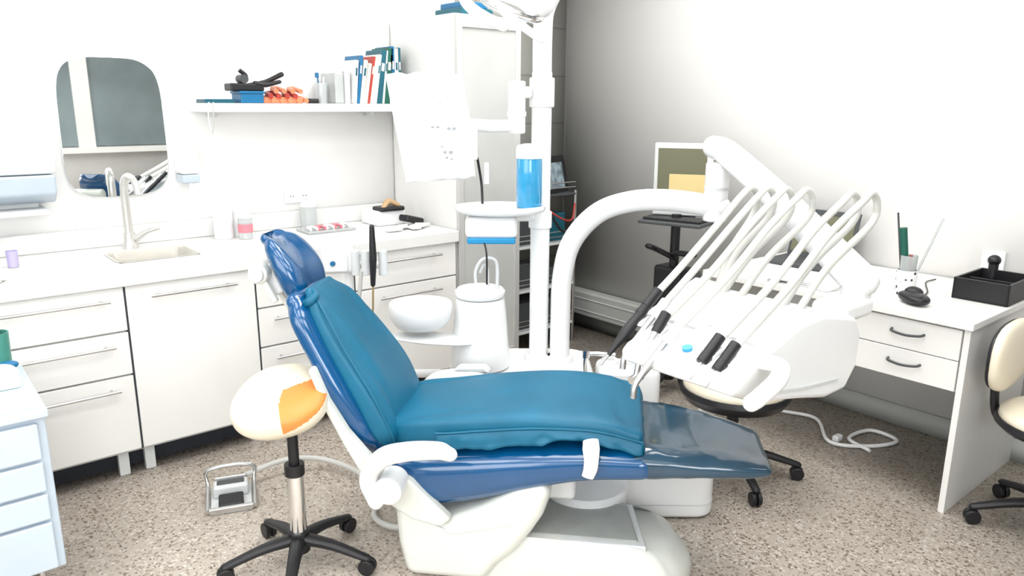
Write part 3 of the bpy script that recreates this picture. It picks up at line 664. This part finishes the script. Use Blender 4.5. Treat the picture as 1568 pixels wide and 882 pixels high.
# ------- covered monitor on arm
g=grp('covered_monitor',(-.3,2.88,1.4),TC)
bx('stub',(.02,3.04,1.52),(.075,3.1,1.565),ABS,.012)
cyl('joint_post',(.015,3.04,1.385),(.015,3.04,1.585),.034,ABS,bev=.006); cyl('joint_cap',(.015,3.04,1.45),(.015,3.04,1.47),.038,ABS,bev=.003)
tube('arm',[(.015,3.03,1.415),(-.08,2.98,1.415),(-.155,2.94,1.42)],.024,ABS,roundcap=True)
cyl('swivel',(-.16,2.92,1.29),(-.16,2.92,1.44),.028,ABS,bev=.006)
pl=[(-.455,1.60),(-.19,1.595),(-.165,1.49),(-.15,1.40),(-.145,1.285),(-.25,1.255),(-.385,1.235),(-.40,1.30),(-.42,1.40),(-.445,1.50)]
ext('panel',pl,2.85,2.90,ABS,.018)
vs=[];fs=[]
nx,nz=34,40
for i in range(nx+1):
    for j in range(nz+1):
        u=i/nx;v=j/nz
        zl=1.605-.385*v; 
        xl=-.462+.065*v**1.1; xr=-.183+.045*v**.8
        k=max(0,v-.45)/.55
        x=xl+(xr-xl)*u; q=Vector((x*14,zl*14,0)); y=2.842+noise.noise(q)*(.002+.012*k)+noise.noise(q*2.5)*(.001+.008*k)-.006*k
        z=zl+.008*noise.noise(Vector((x*30,v*3,5)))*(1 if j in(0,nz) else 0)+(.02*(u-.5)*v)
        vs.append((x,y,z))
for i in range(nx):
    for j in range(nz): a=i*(nz+1)+j; fs.append((a,a+1,a+nz+2,a+nz+1))
o=mk('film_cover',vs,fs,WRAP,sharp=80); s=o.modifiers.new('s','SOLIDIFY'); s.thickness=.003
MK=mat('control_print',(.30,.32,.34),.5)
ell('logo',(-.275,2.838,1.51),(.013,.003,.016),ABSG)
for i,(x,z,w) in enumerate(((-.295,1.415,.008),(-.275,1.415,.008),(-.235,1.41,.010),(-.215,1.41,.010),(-.26,1.345,.006),(-.25,1.325,.010),(-.228,1.325,.012),(-.243,1.305,.008),(-.225,1.30,.006))): bx('mark_%d'%i,(x-w/2,2.820,z-w*.4),(x+w/2,2.842,z+w*.4),MK,.0005)
tube('cable_black',[(-.135,2.92,1.30),(-.12,2.93,1.2),(-.115,2.90,1.125)],.005,BLACK,seg=10)
tube('cable_clip',[(-.10,2.92,1.28),(-.10,2.92,1.20)],.010,ABS,k=1)
# ------- operating lamp
g=grp('dental_lamp',(0,2.75,1.9),TC)
tube('arm',[(.42,2.98,2.02),(.40,2.96,2.12),(.28,2.88,2.18),(.10,2.78,2.16),(.02,2.74,2.06),(.01,2.73,1.95)],.024,ABS,roundcap=True)
ell('head',(.0,2.70,1.870),(.15,.10,.07),ABS,p=2.5,rot=(.35,.35,0)); ell('reflector',(-.01,2.67,1.815),(.12,.075,.035),CHROME,rot=(.35,.35,0))
tube('handle_1',[(-.165,2.66,1.865),(-.155,2.62,1.82),(-.10,2.60,1.775),(-.03,2.60,1.745)],[.016,.018,.020,.018],ABS,roundcap=True)
tube('handle_2',[(-.06,2.64,1.84),(-.03,2.60,1.79),(.03,2.60,1.745),(.09,2.61,1.705)],[.013,.014,.014,.013],ABS,roundcap=True)
tube('yoke',[(-.17,2.70,1.86),(-.10,2.72,1.93),(.02,2.73,1.96),(.12,2.72,1.92),(.15,2.70,1.86)],.012,ABSG)
# ================================================================ DELIVERY UNIT
g=grp('instrument_delivery_unit',(.2,3.1,.43),TC)
tube('arch',[(.205,3.08,.42),(.205,3.08,.62),(.21,3.08,.80),(.245,3.065,.95),(.34,3.03,1.07),(.46,2.98,1.125),(.60,2.92,1.14),(.78,2.84,1.125)],.042,ABS,seg=28,k=8,roundcap=True)
cyl('arch_foot',(.205,3.08,.425),(.205,3.08,.455),.058,ABS,bev=.006)
frame(TW)
PX,PY=2.41,1.70
cyl('pivot',(PX,PY,1.07),(PX,PY,1.29),.044,ABS,bev=.008); cyl('pivot_ring',(PX,PY,1.19),(PX,PY,1.20),.046,ABSG)
tube('spring_arm',[(2.425,1.735,1.345),(2.395,1.64,1.32),(2.30,1.34,1.17),(2.21,1.07,1.02),(2.195,1.02,.995)],[.042,.047,.050,.052,.052],ABS,seg=32,k=6,roundcap=True)
cyl('arm_end_knuckle',(2.195,1.03,.90),(2.195,1.03,1.02),.042,ABS,bev=.008)
bx('mount_block',(2.04,.98,.89),(2.22,1.09,.95),ABS,.02)
prof=[(1.485,.850),(1.49,.820),(1.60,.775),(1.80,.735),(1.95,.70),(2.06,.70),(2.115,.76),(2.12,.86),(2.08,.915),(1.90,.955),(1.78,.95),(1.62,.90),(1.51,.868)]
ext('tray_body',prof,.965,1.325,ABS,.03,segs=5)
ext('tray_top_panel',[(1.64,.905),(1.64,.915),(1.76,.958),(1.90,.965),(1.90,.95)],1.0,1.30,ABSG,.004)
ext('side_groove',[(1.60,.80),(1.80,.765),(2.0,.745),(2.0,.75),(1.80,.772),(1.60,.807)],.960,.97,ABSG,.001)
for i in range(3): ext('wing_%d'%i,[(1.60+.09*i,.885+.02*i),(1.61+.09*i,.895+.02*i),(1.74+.09*i,.935+.02*i),(1.73+.09*i,.92+.02*i)],1.32,1.385+.012*i,ABS,.003)
ell('control_oval_rim',(1.60,1.15,.897),(.082,.044,.006),GREYW,rot=(0,-.38,0)); ell('control_oval',(1.60,1.15,.901),(.076,.039,.005),ABS,rot=(0,-.38,0))
cyl('blue_badge',(1.545,1.145,.882),(1.543,1.145,.890),.014,mat('badge_blue',(.03,.28,.60),.3),seg=18)
for i in range(5): cyl('button_%d'%i,(1.58+.018*i,1.155,.897+.0075*i),(1.5795+.018*i,1.155,.907+.0075*i),.005,ABSG,seg=10)
tube('handle',[(1.60,.97,.885),(1.60,.915,.888),(1.565,.895,.868),(1.50,.90,.838),(1.475,.905,.828)],[.018,.021,.022,.021,.02],ABS,roundcap=True,k=8,seg=20)
ins=[(1.375,'black',.055,.02),(1.325,'thin',.03,.0),(1.27,'chrome',-.03,.01),(1.21,'thin',-.055,.0),(1.075,'chromeb',-.06,.01),(1.025,'black2',-.065,0)]
for i,(y,kind,dx,dz) in enumerate(ins):
    hx,hz_=1.62+dx,.925+dx*.35+dz*.5
    pk=2.085+.014*i; pz=1.235+.002*i
    tube('hose_%d'%(i+1),[(hx,y,hz_),(1.80,y,1.03),(1.98,y-.005,1.155),(pk-.02,y-.01,pz-.015),(pk+.035,y-.01,pz+.008),(pk+.075,y-.01,pz-.025),(pk+.06,y-.005,pz-.085),(2.0,min(y,1.31)*.5+y*.5,1.06),(1.86,min(y,1.29),.955)],.0108,HOSE,seg=14,k=8)
    d=Vector((-.155,.012,-.135)).normalized() if kind!='chrome' else Vector((-.14,.0,-.16)).normalized(); p=Vector((hx,y,hz_))
    cyl('coupling_%d'%(i+1),p+d*-.03,p+d*.035,.015,BLACK if kind in('black','black2','chrome','chromeb') else ABSG,seg=16,bev=.002)
    if kind=='black':
        tube('handpiece_%d'%(i+1),[p+d*.03,p+d*.06,p+d*.075,p+d*.13,p+d*.18,p+d*.22],[.013,.017,.014,.017,.010,.006],BLACK,seg=16,k=4); tube('bur_%d'%(i+1),[p+d*.22,p+d*.255],[.004,.002],STEEL,k=1,seg=8)
    elif kind in('chrome','thin'):
        q=p+d*(.13 if kind=='chrome' else .17); tube('handpiece_%d'%(i+1),[p+d*.03,p+d*.09,q,q+Vector((-.01,0,-.04))],[.011,.012,.008,.009],STEEL,seg=14,k=4)
        if kind=='chrome': cyl('head_%d'%(i+1),q+Vector((-.03,0,-.045)),q+Vector((.01,0,-.04)),.012,CHROME,seg=14)
    else:
        cyl('grip_%d'%(i+1),p+d*.03,p+d*.06,.016,BLACK,seg=16,bev=.003); tube('handpiece_%d'%(i+1),[p+d*.06,p+d*.11],[.006,.003],STEEL,k=1,seg=10)
    if i not in(0,): box('cradle_%d'%(i+1),p+Vector((.0,0,-.02)),(.05,.03,.012),ABS,.004,(0,-.38,0))
# ================================================================ DESK
g=grp('desk',(3.25,1.5,0))
DX,DY0,DY1=2.885,.925,2.08
bx('top',(DX,DY0,.725),(3.615,DY1,.752),LAM,.003)
bx('side_right',(DX+.02,DY0+.012,0),(3.60,DY0+.034,.7245),LAM,.002); bx('side_left',(DX+.02,DY1-.034,0),(3.60,DY1-.012,.7245),LAM,.002)
bx('drawer_case',(DX+.043,DY0+.036,.475),(3.45,1.37,.724),LAM,.002)
for i,(a,b) in enumerate(((.60,.715),(.482,.597))):
    bx('drawer_%d'%i,(DX+.02,DY0+.04,a),(DX+.042,1.365,b),LAM,.003)
    zc=(a+b)/2+.012
    tube('pull_%d'%i,[(DX+.025,1.09,zc),(DX-.002,1.10,zc-.003),(DX-.008,1.15,zc-.008),(DX-.002,1.20,zc-.003),(DX+.025,1.21,zc)],.005,DARK,seg=10)
bx('modesty_panel',(3.50,1.375,.40),(3.52,DY1-.036,.724),LAM,.002)
DZ=.753
g=grp('pen_cup',(3.13,1.28,DZ))
DOT=bpy.data.materials.new('dotted_ceramic'); DOT.use_nodes=True; nt=DOT.node_tree
vo=nt.nodes.new('ShaderNodeTexVoronoi'); vo.inputs['Scale'].default_value=42; tcn=nt.nodes.new('ShaderNodeTexCoord'); cr=nt.nodes.new('ShaderNodeValToRGB')
cr.color_ramp.elements[0].position=.26; cr.color_ramp.elements[0].color=(.05,.05,.06,1); cr.color_ramp.elements[1].position=.30; cr.color_ramp.elements[1].color=(.85,.85,.84,1)
nt.links.new(tcn.outputs['Object'],vo.inputs['Vector']); nt.links.new(vo.outputs['Distance'],cr.inputs['Fac']); nt.links.new(cr.outputs['Color'],nt.nodes['Principled BSDF'].inputs['Base Color'])
px,py=3.15,1.28
lathe('cup',(px,py,DZ),[(0,0),(.038,0),(.040,.10),(.037,.10),(.035,.004),(0,.004)],DOT)
lathe('insert',(px,py,DZ+.05),[(.030,0),(.033,.11),(.031,.11),(.028,0)],CLEAR)
tube('scissors_green',[(px,py,DZ+.02),(px-.01,py+.012,DZ+.14),(px-.02,py+.03,DZ+.27)],[.010,.014,.016],GREENP,seg=10)
tube('pen_red',[(px+.01,py,DZ+.02),(px+.005,py-.005,DZ+.16)],.007,REDP,k=1,seg=10)
tube('pen_dark',[(px-.01,py+.01,DZ+.02),(px-.035,py+.05,DZ+.33)],.004,DARK,k=1,seg=8)
tube('ruler_clear',[(px+.01,py-.01,DZ+.02),(px+.02,py-.10,DZ+.32)],.005,CLEAR,k=1,seg=8)
g=grp('computer_mouse',(3.03,1.20,DZ))
ell('body',(3.02,1.19,DZ+.022),(.075,.045,.022),BLACK,p=2.4,rot=(0,0,.9)); ell('wheel',(2.985,1.15,DZ+.040),(.01,.004,.006),DARK); ell('thumb_rest',(3.05,1.205,DZ+.035),(.03,.035,.024),BLACK)
tube('cable',[(3.06,1.225,DZ+.012),(3.10,1.21,DZ+.006),(3.22,1.22,DZ+.006),(3.40,1.30,DZ+.006),(3.5,1.30,DZ+.006)],.003,BLACK,seg=8)
g=grp('black_organizer_tray',(3.35,1.04,DZ))
ax,bx_,ay,by=3.235,3.52,.935,1.135
bx('bottom',(ax,ay,DZ),(bx_,by,DZ+.01),BLACK,.002)
for n_,a,b in(('w1',(ax,ay,DZ),(ax+.01,by,DZ+.085)),('w2',(bx_-.01,ay,DZ),(bx_,by,DZ+.085)),('w3',(ax,ay,DZ),(bx_,ay+.01,DZ+.085)),('w4',(ax,by-.01,DZ),(bx_,by,DZ+.085)),('divider',(ax+.13,ay+.01,DZ),(ax+.138,by-.01,DZ+.07))): bx(n_,a,b,BLACK,.002)
cyl('stamp',(3.42,1.06,DZ+.01),(3.42,1.06,DZ+.13),.018,BLACK); ell('stamp_knob',(3.42,1.06,DZ+.14),(.024,.024,.022),BLACK)
g=grp('wall_outlet',(3.61,1.12,.88)); bx('plate',(3.608,1.08,.81),(3.619,1.17,.90),ABS,.003); cyl('socket',(3.609,1.125,.855),(3.604,1.125,.855),.024,ABSG)
g=grp('computer_stand',(3.12,2.44,0))
cx_,cy_=3.13,2.44
star(cx_,cy_,.24,BLACK,a0=math.radians(54),zh=.10)
cyl('column',(cx_,cy_,.1),(cx_,cy_,.95),.024,BLACK)
box('keyboard_shelf',(cx_-.02,cy_-.02,.915),(.22,.34,.018),DARK,.006,(0,0,.25)); box('keyboard',(cx_-.03,cy_-.02,.93),(.13,.31,.014),BLACK,.004,(0,0,.25))
tube('lower_arm',[(cx_,cy_,.72),(cx_-.07,cy_+.06,.765),(cx_-.12,cy_+.07,.785)],.018,BLACK,flat=((0,0,1),1.6,.8),roundcap=True)
tube('lower_arm_2',[(cx_,cy_,.74),(cx_-.08,cy_-.10,.77),(cx_-.12,cy_-.2,.78)],.018,BLACK,flat=((0,0,1),1.6,.8),roundcap=True)
bx('cpu_holder',(cx_-.06,cy_-.09,.42),(cx_+.06,cy_+.09,.68),BLACK,.02)
MR=(0,-.06,.55); R=Euler(MR).to_matrix(); mc=Vector((cx_+.05,cy_-.03,1.125))
box('monitor_bezel',mc,(.035,.36,.37),ABSG,.008,MR); box('screen',mc+R@Vector((-.0185,0,.005)),(.002,.32,.31),SCREEN,.0005,MR); box('screen_window',mc+R@Vector((-.020,.01,-.04)),(.002,.18,.14),SCREENY,.0005,MR); box('screen_note',mc+R@Vector((-.021,-.10,.11)),(.002,.03,.03),PAPER,.0005,MR)
box('monitor_neck',mc+Vector((.03,.02,-.14)),(.04,.08,.20),DARK,.01)
g=grp('laptop_computer',(3.40,1.84,DZ)); box('base',(3.38,1.84,DZ+.01),(.24,.33,.018),DARK,.004); box('lid',(3.51,1.84,DZ+.13),(.012,.33,.24),DARK,.004,(0,.25,0)); box('display',(3.502,1.84,DZ+.13),(.002,.30,.19),SCREEN,.0005,(0,.25,0))
g=grp('document_stack',(3.05,1.65,DZ))
for i in range(6): box('sheet_%d'%i,(3.05+.01*(i%2),1.62+.01*i,DZ+.002+.003*i),(.21,.30,.002),PAPER,.0005,(0,0,.15*i-.2))
g=grp('floor_cable',(3.2,1.6,0))
tube('cable',[(3.5,2.0,.01),(3.3,1.9,.01),(3.35,1.70,.01),(3.15,1.52,.01),(3.25,1.38,.01),(3.40,1.33,.01),(3.42,1.46,.01),(3.25,1.48,.012),(3.2,1.36,.01)],.009,ABS,seg=10)
box('plug',(3.2,1.51,.018),(.05,.03,.03),ABS,.008)
# ================================================================ OFFICE CHAIRS
def office(cx,cy,a0,back,sz=.47,R=.27,seatm=CREAMV,bz=(.58,.90),bm=None,wb=.20,pan=.06):
    star(cx,cy,R,BLACK,a0=a0)
    cyl('gas_lift',(cx,cy,.13),(cx,cy,sz-.06),.024,BLACK)
    lathe('seat_pan',(cx,cy,sz-pan),[(0,0),(.15,0),(.20,.02),(.222,pan-.02),(.216,pan),(0,pan)],BLACK)
    lathe('seat',(cx,cy,sz-.022),[(0,0),(.195,0),(.21,.02),(.205,.045),(.17,.062),(.08,.064),(0,.060)],seatm,sharp=70)
    bc,bs=math.cos(back),math.sin(back)
    tube('back_bar',[(cx+bc*.05,cy+bs*.05,sz-.05),(cx+bc*.20,cy+bs*.20,sz-.05),(cx+bc*.235,cy+bs*.235,sz+.05),(cx+bc*.23,cy+bs*.23,(bz[0]+bz[1])/2)],.014,BLACK,flat=((0,0,1),1.6,1))
    ell('back_pad',(cx+bc*.205,cy+bs*.205,(bz[0]+bz[1])/2),(.032,wb,(bz[1]-bz[0])/2),bm or seatm,p=2.8,rot=(0,.0,back)); ell('back_shell',(cx+bc*.222,cy+bs*.222,(bz[0]+bz[1])/2),(.020,wb*.97,(bz[1]-bz[0])/2*.96),BLACK,p=2.8,rot=(0,0,back))
    tube('lever',[(cx,cy,sz-.06),(cx+.12,cy-.16,sz-.065)],.006,BLACK,k=1,seg=8)
g=grp('office_chair',(2.58,1.62,0)); office(2.56,1.65,math.radians(20),math.radians(110),bz=(.50,.84),bm=BLACK,wb=.13,sz=.385,pan=.075)
g=grp('office_chair',(3.06,.64,0)); office(3.07,.645,math.radians(54),math.radians(92),sz=.42,bz=(.50,.75),wb=.19,R=.25)
# ================================================================ WORLD + CAMERA
w=bpy.data.worlds.new('world'); bpy.context.scene.world=w; w.use_nodes=True
w.node_tree.nodes['Background'].inputs[0].default_value=(.9,.95,1,1); w.node_tree.nodes['Background'].inputs[1].default_value=.6
cd=bpy.data.cameras.new('camera'); co=bpy.data.objects.new('camera',cd); bpy.context.collection.objects.link(co)
pt=math.radians(13.71); rl=math.radians(.28)
F=Vector((FX*math.cos(pt),FY*math.cos(pt),-math.sin(pt))); R0=Vector((FY,-FX,0)); U0=R0.cross(F)
Rr=R0*math.cos(rl)+U0*math.sin(rl); U=U0*math.cos(rl)-R0*math.sin(rl)
M=Matrix((Rr,U,-F)).transposed().to_4x4(); M.translation=Vector((0,0,1.5)); co.matrix_world=M
cd.lens=26.59; cd.sensor_width=36; cd.clip_start=.02
bpy.context.scene.camera=co
sc=bpy.context.scene
sc.view_settings.view_transform='Standard'; sc.view_settings.exposure=0.0
